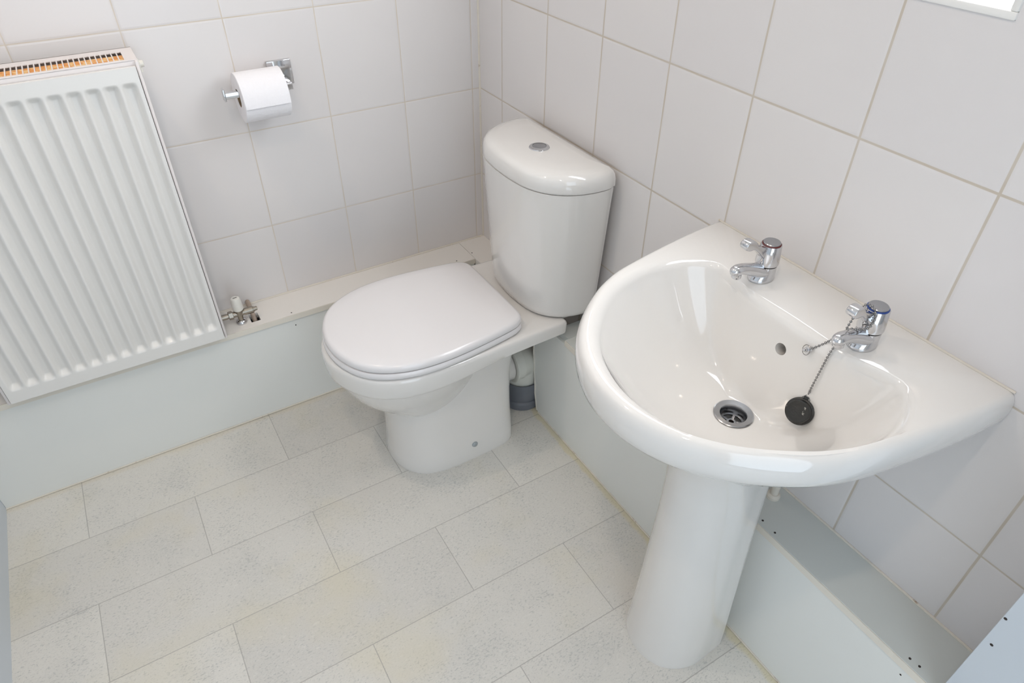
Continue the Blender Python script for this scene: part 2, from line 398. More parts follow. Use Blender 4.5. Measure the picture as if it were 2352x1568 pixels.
bm = bmesh.new(); lathe(bm, (-DB, -1.5448, 0.3077), [(0.0017, 0.001), (0.0017, -0.0004)], 10, 'x'); part('screw', bm, SCREW, t)
bm = bmesh.new()
zz = [0.33, 0.30, 0.27, 0.235, 0.20, 0.165, 0.13, 0.09, 0.06, 0.03, 0.0]
pts = [(-DB+0.001+random.uniform(-0.001, 0.001), -0.4655-max(0, 0.2-z)*0.11+random.uniform(-0.002, 0.003), z+0.003) for z in zz]
tube(bm, pts, [random.uniform(0.0022, 0.0042) for _ in pts], 7); part('caulk', bm, CAULK, t, 'rough torn caulk down the cut end')
bm = bmesh.new(); tube(bm, [(-DB-0.001, -0.50, 0.002), (-DB-0.0015, -1.0, 0.002), (-DB-0.001, YE, 0.002)], 0.002, 8); part('sealant_bead', bm, SEAL, t)

# short lid in the very corner
t = thing('corner_lid', 'small square white boxing lid in the corner behind the toilet', 'boxing lid', (-0.045, -0.1, HB))
bm = bmesh.new(); box(bm, -0.0895, 0.0, -0.315, 0.0, HB-LIDT, HB+0.0006, 0.0006, 1); part('lid', bm, CAPM, t)
bm = bmesh.new(); box(bm, -0.0895, -0.0785, -0.315, -0.108, 0.0, HB-LIDT); part('side_board', bm, BOARD, t)
for (sx, sy) in ((-0.0834, -0.0769), (-0.0781, -0.1458)):
    bm = bmesh.new(); lathe(bm, (sx, sy, HB), [(0.0019, -0.001), (0.0019, 0.001), (0.0012, 0.0013)], 12); part('screw', bm, SCREW, t)

t = thing('vertical_boxing', 'upright bluish white board with two dark screws, in the bottom right corner', 'panel', (-0.06, -1.9, 0))
bm = bmesh.new(); box(bm, -DB-0.006, -0.001, YF+0.001, -1.594, 0.0, 1.10, 0.0006, 1); part('board', bm, WHITEP, t)
for (sy, sz) in ((-1.6045, 0.508), (-1.5975, 0.564)):
    bm = bmesh.new(); lathe(bm, (-DB-0.006, sy, sz), [(0.0022, 0.001), (0.0022, -0.0004), (0.0014, -0.0008)], 12, 'x'); part('screw', bm, SCREW, t)

# ------------------------------------------------------------ radiator
RX0, RX1, RY, RYB, RZ0, RZ1 = -1.291, -0.8245, -0.140, -0.045, 0.322, 0.9900
ZG = 0.995
rad = thing('radiator', 'white double panel radiator with vertical flutes, on the wall above the boxing', 'radiator', (-1.055, -0.05, RZ0))
PITCH = 0.03235; GC0 = -0.8462
def groove(x, z):
    k = (GC0 - x)/PITCH; i = round(k)
    if i < 0 or i > 13: return 0.0
    dx = abs((k-i)*PITCH); w1, w0 = 0.0045, 0.0152
    a = 1.0 if dx < w1 else max(0.0, 1-(dx-w1)/(w0-w1)); a = a*a*(3-2*a)
    zt, zb = 0.958, 0.352
    e = min((zt-z)/0.014, (z-zb)/0.016); e = max(0, min(1, e)); e = e*e*(3-2*e)
    return 0.0120*a*e
xs = [RX0+(RX1-RX0)*i/300 for i in range(301)]
zs = [RZ0, RZ0+0.006, 0.345, 0.349] + [0.350+0.0015*i for i in range(14)] + [0.375+i*0.05 for i in range(12)] + [0.938+0.0015*i for i in range(16)] + [0.97, RZ1-0.010, RZ1-0.005]
bm = bmesh.new()
G = [[bm.verts.new((x, RY + groove(x, z), z)) for x in xs] for z in zs]
for a, b in zip(G, G[1:]):
    for i in range(len(xs)-1): bm.faces.new((a[i], a[i+1], b[i+1], b[i]))
def back(vs, dy): return [bm.verts.new((v.co.x, v.co.y+dy, v.co.z)) for v in vs]
top = G[-1]; bt = back(top, 0.009); bb = back(G[0], 0.009)
for i in range(len(xs)-1):
    bm.faces.new((top[i], top[i+1], bt[i+1], bt[i])); bm.faces.new((G[0][i+1], G[0][i], bb[i], bb[i+1]))
for col in (0, len(xs)-1):
    L = [r[col] for r in G]; Lb = [bb[col]] + [bm.verts.new((v.co.x, RY+0.009, v.co.z)) for v in L[1:-1]] + [bt[col]]
    for i in range(len(L)-1): bm.faces.new((L[i], L[i+1], Lb[i+1], Lb[i]))
part('front_panel', bm, RADM, rad, ang=50)
bm = bmesh.new(); box(bm, RX0+0.003, RX1-0.003, RYB-0.003, RYB+0.009, RZ0+0.004, RZ1-0.012, 0.003); part('back_panel', bm, RADM, rad)
for x0, x1 in ((RX1+0.0012, RX1+0.0075), (RX0-0.0075, RX0-0.0012)):
    bm = bmesh.new(); box(bm, x0, x1, RY+0.003, RYB+0.010, RZ0-0.004, ZG-0.001, 0.0028); part('side_cover', bm, GRILLE, rad)
# top grille: frame with a row of slots
bm = bmesh.new()
GX0, GX1, SY0, SY1 = RX0-0.0075, RX1+0.0075, -0.1200, -0.0620
ns = 46; sp_ = 0.00945; sx1 = -0.8385; slots = [(sx1-0.0073-i*sp_, sx1-i*sp_) for i in range(ns)]
slots = [s for s in slots if s[0] > RX0+0.010]
ztop, zth = ZG, 0.0016
box(bm, GX0, GX1, RY+0.010, SY0, ztop-zth, ztop); box(bm, GX0, GX1, SY1, RYB+0.011, ztop-zth, ztop)
box(bm, slots[0][1], GX1, SY0, SY1, ztop-zth, ztop); box(bm, GX0, slots[-1][0], SY0, SY1, ztop-zth, ztop)
for a, b in zip(slots, slots[1:]): box(bm, b[1], a[0], SY0, SY1, ztop-zth, ztop)
box(bm, GX0, GX1, RY+0.0100, RY+0.0135, ztop-0.030, ztop+0.0004, 0.0016); box(bm, GX0, GX1, RYB+0.009, RYB+0.011, ztop-0.030, ztop)
part('top_grille', bm, GRILLE, rad, smooth=False)
# convector fins between the panels
bm = bmesh.new()
for (y0, y1) in ((-0.122, -0.090), (-0.084, -0.054)):
    pts = []
    x = RX0+0.012; k = 0; ring = []
    n = int((RX1-RX0-0.024)/0.0065)
    A = [Vector((RX0+0.012+i*0.0065, y0 if (i//2) % 2 == 0 else y1, 0)) for i in range(n)]
    v0 = [bm.verts.new((p.x, p.y, RZ0+0.03)) for p in A]; v1 = [bm.verts.new((p.x, p.y, RZ1-0.030)) for p in A]
    for i in range(n-1): bm.faces.new((v0[i], v0[i+1], v1[i+1], v1[i]))
part('convector_fins', bm, CONV, rad, 'brassy orange fins seen through the grille', smooth=False)
bm = bmesh.new()
for ty in (-0.077, -0.089, -0.101, -0.113, -0.123): tube(bm, [(RX0+0.01, ty, ZG-0.0095), (-1.0, ty, ZG-0.0095), (RX1-0.004, ty, ZG-0.0095)], 0.0068, 12)
part('convector_top', bm, CONV, rad)
bm = bmesh.new(); lathe(bm, (RX1+0.006, -0.060, 0.968), [(0.010, 0), (0.010, 0.006), (0.0065, 0.008), (0.0065, 0.014), (0.002, 0.015)], 20, 'x')
lathe(bm, (RX1+0.013, -0.060, 0.960), [(0.003, -0.008), (0.003, 0.004)], 10, 'z'); part('bleed_valve', bm, VCAP, rad)
bm = bmesh.new(); box(bm, -1.21, -1.18, RYB+0.009, 0.0, 0.36, 0.95); box(bm, -0.93, -0.90, RYB+0.009, 0.0, 0.36, 0.95); part('wall_bracket', bm, GRILLE, rad)

# radiator valve
VY = -0.074; VX = -0.7693; VZ = 0.338
v = thing('radiator_valve', 'small nickel radiator valve with white plastic cap, on the boxing lid', 'valve', (VX, VY, HB))
bm = bmesh.new(); tube(bm, [(-0.822, VY, VZ), (-0.80, VY, VZ)], 0.0075, 16); tube(bm, [(-0.800, VY, VZ), (-0.785, VY, VZ)], 0.0070, 16)
lathe(bm, (-0.797, VY, VZ), [(0.009, 0), (0.0115, 0.001), (0.0115, 0.011), (0.009, 0.012)], 6, 'x')
tube(bm, [(-0.786, VY, VZ), (-0.757, VY, VZ)], 0.0082, 16); tube(bm, [(-0.757, VY, VZ), (-0.735, VY, VZ)], 0.0095, 18)
lathe(bm, (-0.736, VY, VZ), [(0.0095, 0), (0.0070, 0.002), (0.0070, 0.005), (0.0055, 0.0055), (0.0055, 0.012), (0.004, 0.013)], 12, 'x')
tube(bm, [(VX, VY, HB), (VX, VY, VZ+0.004)], 0.0070, 16); lathe(bm, (VX, VY, VZ), [(0.010, -0.004), (0.0105, 0.0), (0.0105, 0.012)], 20)
part('valve_body', bm, DULL, v)
bm = bmesh.new(); lathe(bm, (VX, VY, VZ+0.010), [(0.0105, 0), (0.0135, 0.003), (0.0132, 0.012), (0.0122, 0.032), (0.0105, 0.037), (0.0085, 0.038)], 28); part('cap', bm, VCAP, v, 'white plastic cap')
bm = bmesh.new(); box(bm, VX-0.005, VX+0.005, VY-0.001, VY+0.0005, VZ+0.0475, VZ+0.0486); part('cap_slot', bm, SCREW, v)
bm = bmesh.new(); lathe(bm, (VX, VY, HB), [(0.0140, 0.0), (0.0145, 0.003), (0.0125, 0.008), (0.0085, 0.011)], 28, cap0=False); part('pipe_collar', bm, CHROME, v, 'shiny chrome collar')
bm = bmesh.new(); tube(bm, crom([(-0.735, -0.002, HB+0.010), (-0.735, -0.014, HB+0.010), (-0.7355, -0.03, HB+0.004), (-0.7355, -0.056, HB-0.006), (-0.7355, -0.075, HB-0.03)], 5), 0.0062, 12)
pp = tag(finish('copper_pipe', bm, COPPER), 'short stained copper pipe bending into the lid hole beside the valve', 'pipe')

# ------------------------------------------------------------ toilet paper holder and roll
h = thing('toilet_roll_holder', 'square chrome toilet roll holder fixed to the tiled wall', 'toilet roll holder', (-0.527, 0, 0.893))
bm = bmesh.new(); box(bm, -0.5545, -0.4995, -0.010, 0.0, 0.8645, 0.9195, 0.0015); part('back_plate', bm, CHROME, h)
bm = bmesh.new(); BY = -0.062; BZ = 0.8860
box(bm, -0.5345, -0.5185, BY-0.006, -0.010, 0.8700, 0.8855, 0.0012)
box(bm, -0.668, -0.5185, BY-0.0065, BY+0.0065, BZ-0.014, BZ-0.001, 0.0012)
part('arm', bm, CHROME, h)
bm = bmesh.new(); box(bm, -0.6705, -0.6665, BY-0.009, BY+0.009, BZ-0.018, BZ+0.008, 0.0008); part('end_stop', bm, CHROME, h)

RZc = BZ-0.0165; RR = 0.0530; rx0, rx1 = -0.640, -0.540; RYc = BY-0.001
r = thing('toilet_roll', 'full white toilet roll hanging on the chrome holder', 'toilet roll', (-0.59, RYc, RZc))
bm = bmesh.new()
def rollring(x, rad): return circ((x, RYc, RZc), rad, 64, 'x')
loft(bm, [rollring(rx0, 0.0195), rollring(rx0, RR-0.001), rollring(rx0+0.001, RR), rollring(rx1-0.001, RR), rollring(rx1, RR-0.001), rollring(rx1, 0.0195), rollring(rx0, 0.0195)], False, False)
part('paper', bm, PAPER, r)
bm = bmesh.new(); loft(bm, [rollring(rx0+0.0005, 0.0195), rollring(rx1-0.0005, 0.0195), rollring(rx1-0.0005, 0.0185), rollring(rx0+0.0005, 0.0185), rollring(rx0+0.0005, 0.0195)], False, False)
part('card_tube', bm, CARD, r)
bm = bmesh.new()
fo, fi = [], []
for i in range(30):
    a = math.radians(100 + i*3.1)                 # from the top round to the front edge of the loose sheet
    lift = 0.0006 + 0.0030*max(0, (i-20)/9)**2
    fo.append((RYc+(RR+lift)*math.cos(a), RZc+(RR+lift)*math.sin(a)))
ra = [[Vector((x, y, z)) for (y, z) in fo] for x in (rx0+0.001, rx1-0.001)]
rb = [[Vector((x, y+0.0004, z-0.0004)) for (y, z) in fo] for x in (rx0+0.001, rx1-0.001)]
loft(bm, [ra[0], ra[1], rb[1], rb[0], ra[0]], False, False, closed=False); part('loose_sheet', bm, PAPER, r)

# ------------------------------------------------------------ toilet
TY = -0.432
wc = thing('toilet', 'white close-coupled toilet with closed lid, in the corner', 'toilet', (-0.37, TY, 0))
rim = sym([(-0.654, 0), (-0.651, 0.030), (-0.641, 0.062), (-0.620, 0.102), (-0.590, 0.136), (-0.550, 0.160), (-0.500, 0.174), (-0.42, 0.179), (-0.30, 0.176), (-0.20, 0.173), (-0.130, 0.171), (-0.110, 0.1705), (-0.1025, 0.1690), (-0.0995, 0.1630), (-0.099, 0.08), (-0.099, 0.0)], TY, 120)
bm = bmesh.new()
def band(o, z, k=1.0):
    out = []
    for p in o:
        t_ = max(0.0, min(1.0, (p.x+0.46)/0.22)); t_ = t_*t_*(3-2*t_)
        out.append(Vector((p.x, p.y, z + k*t_*(0.358-0.340))))
    return out
loft(bm, [band(shrink(rim, 0.93), 0.339), band(inset(rim, 0.007), 0.340), band(inset(rim, 0.0025), 0.344), band(inset(rim, 0.0008), 0.352, 0.6), at(rim, 0.374), at(rim, 0.388), at(inset(rim, 0.0012), 0.3935), at(inset(rim, 0.0040), 0.3970), at(inset(rim, 0.009), 0.3982), at(shrink(rim, 0.90), 0.3985)])
# bowl under the rim
def ell(cx, a, b, z, n=96, p=2.2):
    out = []
    for i in range(n):
        th = PI + 2*PI*i/n; c, s = math.cos(th), math.sin(th)
        out.append(Vector((cx + a*math.copysign(abs(c)**(2/p), c), TY + b*math.copysign(abs(s)**(2/p), s), z)))
    return out
loft(bm, [ell(-0.452, 0.190, 0.166, 0.350), ell(-0.452, 0.186, 0.162, 0.332), ell(-0.451, 0.179, 0.155, 0.310), ell(-0.450, 0.168, 0.146, 0.285), ell(-0.447, 0.152, 0.134, 0.258), ell(-0.442, 0.132, 0.120, 0.232), ell(-0.435, 0.110, 0.106, 0.205), ell(-0.425, 0.09, 0.09, 0.18)])
# foot and column
def foot(xf, xb, hw, z):
    o = sym([(xf, 0), (xf+0.004, hw*0.28), (xf+0.018, hw*0.56), (xf+0.048, hw*0.83), (xf+0.095, hw*0.965), (xf+0.16, hw), (xb-0.07, hw*0.985), (xb-0.025, hw*0.93), (xb-0.006, hw*0.80), (xb, hw*0.6), (xb, 0)], TY, 96)
    return at(o, z)
loft(bm, [foot(-0.536, -0.210, 0.124, 0.0), foot(-0.537, -0.209, 0.125, 0.010), foot(-0.534, -0.209, 0.122, 0.035), foot(-0.531, -0.210, 0.118, 0.08), foot(-0.530, -0.211, 0.115, 0.13), foot(-0.531, -0.211, 0.1135, 0.18), foot(-0.535, -0.210, 0.114, 0.23), foot(-0.545, -0.208, 0.118, 0.28), foot(-0.556, -0.204, 0.124, 0.32), foot(-0.565, -0.200, 0.130, 0.352)])
# spigot at the back
lathe(bm, (-0.240, TY, 0.165), [(0.047, 0), (0.047, 0.068), (0.045, 0.071)], 32, 'x')
# neck under the cistern
box(bm, -0.115, -0.028, TY-0.11, TY+0.11, 0.352, 0.399, 0.006)
part('pan', bm, CER, wc, ang=45)
lidh = [(-0.642, 0), (-0.6395, 0.030), (-0.632, 0.062), (-0.615, 0.100), (-0.588, 0.132), (-0.548, 0.157), (-0.498, 0.173), (-0.44, 0.1785), (-0.38, 0.176), (-0.31, 0.168), (-0.25, 0.158), (-0.228, 0.151), (-0.213, 0.138), (-0.207, 0.118), (-0.206, 0.06), (-0.206, 0)]
lo = sym(lidh, TY+0.001, 120)
so = sym([(x*1.0-0.003 if x < -0.3 else x, hh*1.0+0.0005) for x, hh in lidh], TY, 120)
bm = bmesh.new()
loft(bm, [at(inset(so, 0.006), 0.4005), at(inset(so, 0.002), 0.4015), at(so, 0.405), at(so, 0.412), at(inset(so, 0.003), 0.4165), at(shrink(so, 0.85), 0.417)]); part('seat', bm, SEATM, wc)
bm = bmesh.new()
loft(bm, [at(inset(lo, 0.006), 0.4185), at(inset(lo, 0.001), 0.4195), at(inset(lo, 0.0), 0.424), at(inset(lo, 0.001), 0.430), at(inset(lo, 0.004), 0.4345), at(inset(lo, 0.010), 0.4370), at(shrink(lo, 0.82), 0.4388), at(shrink(lo, 0.6), 0.4398), at(shrink(lo, 0.3), 0.4402)])
part('lid', bm, SEATM, wc, ang=50)
for s in (-1, 1):
    bm = bmesh.new(); lathe(bm, (-0.226, TY+s*0.075-0.012, 0.412), [(0.008, 0), (0.008, 0.024)], 18, 'y'); lathe(bm, (-0.226, TY+s*0.075, 0.398), [(0.012, 0), (0.012, 0.010), (0.009, 0.014)], 18)
    part('hinge', bm, SEATM, wc)
CAPG = mat('grey_cap_plastic', lin(158, 164, 166), 0.3, coat=0.5)
bm = bmesh.new(); lathe(bm, (-0.3420, TY-0.1205, 0.049), [(0.0085, 0.006), (0.0085, -0.001), (0.0065, -0.004), (0.003, -0.0052)], 20, 'y'); part('floor_screw_cap', bm, CAPG, wc, 'small grey screw cap low on the side')
# cistern
CY = -0.4423
def cis(xb, dpt, hw, z, rc=0.030):
    xf = xb - dpt; hw = hw*0.972
    o = sym([(xf, 0), (xf+0.002, hw*0.25), (xf+dpt*0.055, hw*0.50), (xf+dpt*0.17, hw*0.72), (xf+dpt*0.36, hw*0.885), (xf+dpt*0.60, hw*0.975), (xb-rc, hw), (xb-rc*0.35, hw*0.985), (xb-rc*0.05, hw*0.95), (xb, hw*0.88), (xb, 0)], CY, 120)
    return at(o, z)
bm = bmesh.new()
loft(bm, [cis(-0.024, 0.140, 0.158, 0.4005), cis(-0.022, 0.150, 0.167, 0.406), cis(-0.022, 0.154, 0.171, 0.42), cis(-0.021, 0.160, 0.177, 0.50), cis(-0.020, 0.166, 0.184, 0.60), cis(-0.018, 0.174, 0.1885, 0.70), cis(-0.017, 0.177, 0.1905, 0.7385)])
cist = part('cistern', bm, CER, wc, ang=45)
bm = bmesh.new()
loft(bm, [cis(-0.017, 0.174, 0.1885, 0.7395), cis(-0.015, 0.1785, 0.1915, 0.7408), cis(-0.015, 0.1795, 0.1925, 0.745), cis(-0.015, 0.1785, 0.192, 0.758), cis(-0.016, 0.175, 0.190, 0.768), cis(-0.018, 0.168, 0.185, 0.7755), cis(-0.022, 0.154, 0.175, 0.7800), cis(-0.030, 0.128, 0.158, 0.7825), cis(-0.045, 0.09, 0.12, 0.7838)])
clid = part('cistern_lid', bm, CER, wc, ang=50)
BX, BYY = -0.100, -0.452
bm = bmesh.new(); lathe(bm, (BX, BYY, 0.7825), [(0.0225, 0.0), (0.0235, 0.0015), (0.0225, 0.0032), (0.0165, 0.0050), (0.0160, 0.0050), (0.0160, 0.0030)], 48, cap1=True); part('button_ring', bm, CHROME, clid)
bm = bmesh.new(); lathe(bm, (BX, BYY, 0.7825), [(0.0152, 0.0030), (0.0152, 0.0048), (0.0140, 0.0056), (0.002, 0.0054)], 40)
part('flush_button', bm, STEEL, clid)

# soil pipe behind the pan
sp = thing('soil_pipe', 'white pan connector dropping into a grey soil pipe beside the toilet', 'waste pipe', (-0.105, -0.425, 0))
PXC, PYC = -0.112, -0.418
bm = bmesh.new()
tube(bm, [(-0.167, TY, 0.165), (-0.140, TY, 0.165)], 0.0535, 32)
elb = [(-0.150, TY, 0.165), (-0.138, TY+0.002, 0.163), (-0.124, TY+0.008, 0.155), (-0.114, TY+0.013, 0.138), (PXC, PYC, 0.115), (PXC, PYC, 0.08), (PXC, PYC, 0.03)]
tube(bm, crom(elb, 5), 0.0500, 32)
lathe(bm, (-0.1625, TY, 0.165), [(0.0545, -0.004), (0.0565, -0.003), (0.0565, 0.001), (0.0545, 0.002)], 32, 'x'); part('pan_connector', bm, WPLAS, sp)
bm = bmesh.new(); lathe(bm, (PXC, PYC, 0.0), [(0.0575, 0.0), (0.0600, 0.003), (0.0600, 0.020), (0.0585, 0.024), (0.0545, 0.027), (0.0545, 0.032), (0.0580, 0.035), (0.0580, 0.086), (0.0565, 0.090), (0.0535, 0.090), (0.0525, 0.075)], 48, cap1=True)
part('grey_socket', bm, GREYP, sp, 'grey ribbed plastic socket at the floor')

# ------------------------------------------------------------ wash basin
BC = Vector((-0.200, -1.184, 0)); BY0 = -1.175
ZT = 0.789
outer_h = [(0.0, 0.276), (-0.05, 0.273), (-0.10, 0.268), (-0.17, 0.258), (-0.25, 0.243), (-0.30, 0.225), (-0.34, 0.202), (-0.38, 0.172), (-0.41, 0.142), (-0.436, 0.106), (-0.454, 0.066), (-0.463, 0.03), (-0.465, 0)]
inner_h = [(-0.128, 0.0), (-0.128, 0.05), (-0.127, 0.095), (-0.119, 0.120), (-0.110, 0.140), (-0.108, 0.155), (-0.115, 0.171), (-0.130, 0.186), (-0.152, 0.200), (-0.180, 0.211), (-0.215, 0.2155), (-0.26, 0.209), (-0.30, 0.195), (-0.335, 0.173), (-0.365, 0.147), (-0.39, 0.118), (-0.41, 0.084), (-0.423, 0.045), (-0.428, 0.020), (-0.429, 0)]
def closed_poly(half, yc):
    a = [Vector((x, hh, 0)) for x, hh in half]
    pts = crom(a, 8)
    return [Vector((p.x, yc+p.y, 0)) for p in pts] + [Vector((p.x, yc-p.y, 0)) for p in reversed(pts)][1:]
OP, IP = closed_poly(outer_h, BY0), closed_poly(inner_h, -1.185)
def cast(poly, ang):
    d = Vector((math.cos(ang), math.sin(ang), 0)); best = None; n = len(poly)
    for i in range(n):
        a, b = poly[i]-BC, poly[(i+1) % n]-BC; e = b-a
        den = d.x*e.y-d.y*e.x
        if abs(den) < 1e-12: continue
        t_ = (a.x*e.y-a.y*e.x)/den; u_ = (a.x*d.y-a.y*d.x)/den
        if t_ > 0 and -1e-6 <= u_ <= 1+1e-6 and (best is None or t_ > best): best = t_
    return BC + d*best
corners = [math.atan2(p.y-BC.y, p.x-BC.x) for p in (Vector((0, BY0+0.276, 0)), Vector((0, BY0-0.276, 0)))]
angs = sorted(set([-PI + 2*PI*i/144 for i in range(144)]) | set(corners))
angs2 = []
for a in angs:
    if a in corners or all(abs(a-c) > 0.012 for c in corners): angs2.append(a)
angs = angs2
O = [cast(OP, a) for a in angs]; I = [cast(IP, a) for a in angs]
# soften the inner outline a little
for _ in range(2): I = [(I[i-1]+I[i]*2+I[(i+1) % len(I)])/4 for i in range(len(I))]
def shr(d, dback=0.0):
    out = []
    for p in O:
        v = p - Vector((-0.16, BY0, 0)); l = v.length
        q = p - v.normalized()*d
        if p.x > -1e-4: q.x = -dback
        q.x = min(q.x, -dback); out.append(q)
    return out
def ring(L, z): return [Vector((p.x, p.y, z)) for p in L]
WR = 0.0225
rings = []
Wc = [BC + (p-BC).normalized()*WR for p in I]
F = [BC + (p-BC).normalized()*0.033 for p in I]
zb = 0.628
rings.append(ring(Wc, 0.585)); rings.append(ring(Wc, zb-0.002)); rings.append(ring([a.lerp(b, 0.3) for a, b in zip(Wc, F)], zb)); rings.append(ring(F, zb+0.0006))
NB = 44
for k in range(1, NB+1):
    s = k/NB; rr = []
    for i, p in enumerate(I):
        q = F[i].lerp(p, s**0.95)
        z = zb + 0.0006 + (0.771-zb)*(0.13*s + 0.87*s**2.25)
        zk = 0.771 - 3.9*(-0.121 - q.x) - 12*max(0.0, abs(q.y+1.185)-0.09)**2          # steep back wall of the bowl
        kk = 0.026; hh = max(0.0, min(1.0, 0.5 + 0.5*(zk - z)/kk))
        z = z*(1-hh) + min(zk, 0.771)*hh + kk*hh*(1-hh)
        z = min(z, 0.7715) if s > 0.9 else z
        rr.append(Vector((q.x, q.y, z)))
    rings.append(rr)
def outw(t_, z, dO=0.0):
    E_ = shr(dO)
    return [Vector((a.x+(b.x-a.x)*t_, a.y+(b.y-a.y)*t_, z)) for a, b in zip(I, E_)]
def outd(d, z):      # fixed distance outward from the inner edge
    out = []
    for a, b in zip(I, O):
        v = b-a; l = v.length; q = a + v*(min(d, l*0.45)/l); out.append(Vector((q.x, q.y, z)))
    return out
rings += [outd(0.0016, 0.7745), outd(0.0037, 0.7782), outd(0.0063, 0.7812), outd(0.0094, 0.7838), outd(0.0130, 0.7858), outd(0.0170, 0.7871)]
rings += [ring(shr(0.0155, 0.0005), ZT-0.0009), ring(shr(0.0110, 0.0005), ZT-0.0020), ring(shr(0.0070, 0.0005), ZT-0.0046), ring(shr(0.0038, 0.0005), ZT-0.0086), ring(shr(0.0015, 0.0005), ZT-0.0143), ring(shr(0.0003, 0.0005), ZT-0.0215), ring(shr(0.0, 0.0005), ZT-0.030),
          ring(shr(0.0010, 0.0005), ZT-0.041), ring(shr(0.0040, 0.0005), ZT-0.052), ring(shr(0.010, 0.0005), ZT-0.061), ring(shr(0.020, 0.0008), ZT-0.067)]
def body(f, z, xb):
    out = []
    for p in O:
        q = BC.lerp(p, f); q.x = min(q.x, -xb); out.append(Vector((q.x, q.y, z)))
    return out
rings += [body(0.86, 0.711, 0.001), body(0.78, 0.696, 0.004), body(0.68, 0.672, 0.012), body(0.58, 0.640, 0.03), body(0.48, 0.606, 0.05), body(0.40, 0.572, 0.07), body(0.35, 0.55, 0.08)]
bm = bmesh.new(); loft(bm, rings)
wb = thing('wash_basin', 'white ceramic wash basin on a full pedestal, against the right wall', 'wash basin', (-0.25, BY0, 0))
bas = part('basin', bm, CER, wb, ang=60)
# overflow opening cut into the back wall of the bowl
me = bpy.data.meshes.new('overflow_cutter'); cb = bmesh.new()
OFY, OFZ = -1.186, 0.744
lathe(cb, (-0.165, OFY, OFZ), [(0.0098, 0), (0.0098, 0.115)], 28, 'x')
for vv in cb.verts: vv.co.z += (vv.co.x+0.165)*-0.25
bmesh.ops.recalc_face_normals(cb, faces=cb.faces); cb.to_mesh(me); cb.free()
cut = bpy.data.objects.new('overflow_cutter', me); C.objects.link(cut); cut.matrix_world = Matrix.Identity(4)
mod = bas.modifiers.new('overflow', 'BOOLEAN'); mod.operation = 'DIFFERENCE'; mod.object = cut; mod.solver = 'EXACT'
bpy.context.view_layer.update()
dg = bpy.context.evaluated_depsgraph_get(); nm = bpy.data.meshes.new_from_object(bas.evaluated_get(dg))
bas.modifiers.clear(); bas.data = nm; bpy.data.objects.remove(cut)
bas.data.set_sharp_from_angle(angle=math.radians(75))
# pedestal
def ped(xf, xb, hb, hm, z, y0=-1.190):
    o = [(xf, 0), (xf+0.006, hm*0.36), (xf+0.022, hm*0.68), (xf+0.050, hm*0.90), (xf+0.085, hm*1.0), (xb-0.03, (hm+hb)/2), (xb-0.002, hb), (xb, hb-0.004), (xb, hb*0.5), (xb, 0)]
    return at(sym(o, y0, 96), z)
bm = bmesh.new()
loft(bm, [ped(-0.308, -0.150, 0.085, 0.089, 0.0), ped(-0.308, -0.150, 0.085, 0.089, 0.012), ped(-0.304, -0.150, 0.083, 0.086, 0.06), ped(-0.301, -0.151, 0.079, 0.082, 0.16), ped(-0.298, -0.152, 0.075, 0.078, 0.28),
          ped(-0.297, -0.152, 0.070, 0.074, 0.40), ped(-0.300, -0.152, 0.067, 0.073, 0.50), ped(-0.308, -0.150, 0.066, 0.074, 0.55), ped(-0.320, -0.147, 0.066, 0.079, 0.59), ped(-0.336, -0.145, 0.067, 0.086, 0.625)], cap1=False)
part('pedestal', bm, CER, wb, ang=45)
# waste fitting
bm = bmesh.new(); lathe(bm, (BC.x, BC.y, zb), [(0.0310, 0.0008), (0.0315, 0.0022), (0.0300, 0.0032), (0.0215, 0.0018), (0.0200, -0.0005), (0.0190, -0.010), (0.0185, -0.020)], 56, cap0=False, cap1=False)
waste = part('waste_flange', bm, STEEL, wb, 'brushed steel ring around the plug hole')
bm = bmesh.new(); zg = zb-0.016
def annulus(bm, c, r0, r1, z0, z1, n=40):
    loft(bm, [circ((c.x, c.y, z0), r0, n), circ((c.x, c.y, z0), r1, n), circ((c.x, c.y, z1), r1, n), circ((c.x, c.y, z1), r0, n), circ((c.x, c.y, z0), r0, n)], False, False)
annulus(bm, BC, 0.0042, 0.0075, zg-0.002, zg); annulus(bm, BC, 0.0165, 0.0190, zg-0.002, zg)
for k in range(5):
    a = k*2*PI/5+0.5; d = Vector((math.cos(a), math.sin(a), 0)); nn = Vector((-d.y, d.x, 0))
    q = [BC+d*0.0072-nn*0.0019, BC+d*0.0072+nn*0.0019, BC+d*0.0168+nn*0.0019, BC+d*0.0168-nn*0.0019]
    loft(bm, [[Vector((p.x, p.y, zg-0.002)) for p in q], [Vector((p.x, p.y, zg)) for p in q]])
part('waste_grid', bm, STEEL, waste)
bm = bmesh.new(); lathe(bm, (BC.x, BC.y, zg-0.012), [(0.0183, 0), (0.0183, 0.001)], 24); part('drain_hole', bm, DARK, waste)

# silicone line between basin and wall
bm = bmesh.new(); tube(bm, [(-0.001, BY0-0.270, ZT), (-0.001, BY0, ZT), (-0.001, BY0+0.270, ZT)], 0.0019, 8)
part('silicone_bead', bm, SEAL, wb)
# isolating valve under the basin, hidden mostly behind the rim
iv = thing('supply_pipe', 'stained supply pipe end just visible under the basin by the tiles', 'pipe', (-0.035, -1.20, HR))
bm = bmesh.new(); tube(bm, [(-0.035, -1.207, HR), (-0.035, -1.207, 0.52)], 0.0075, 14); lathe(bm, (-0.035, -1.207, HR), [(0.013, 0), (0.013, 0.006), (0.009, 0.010)], 20); part('pipe', bm, SEAL, iv)

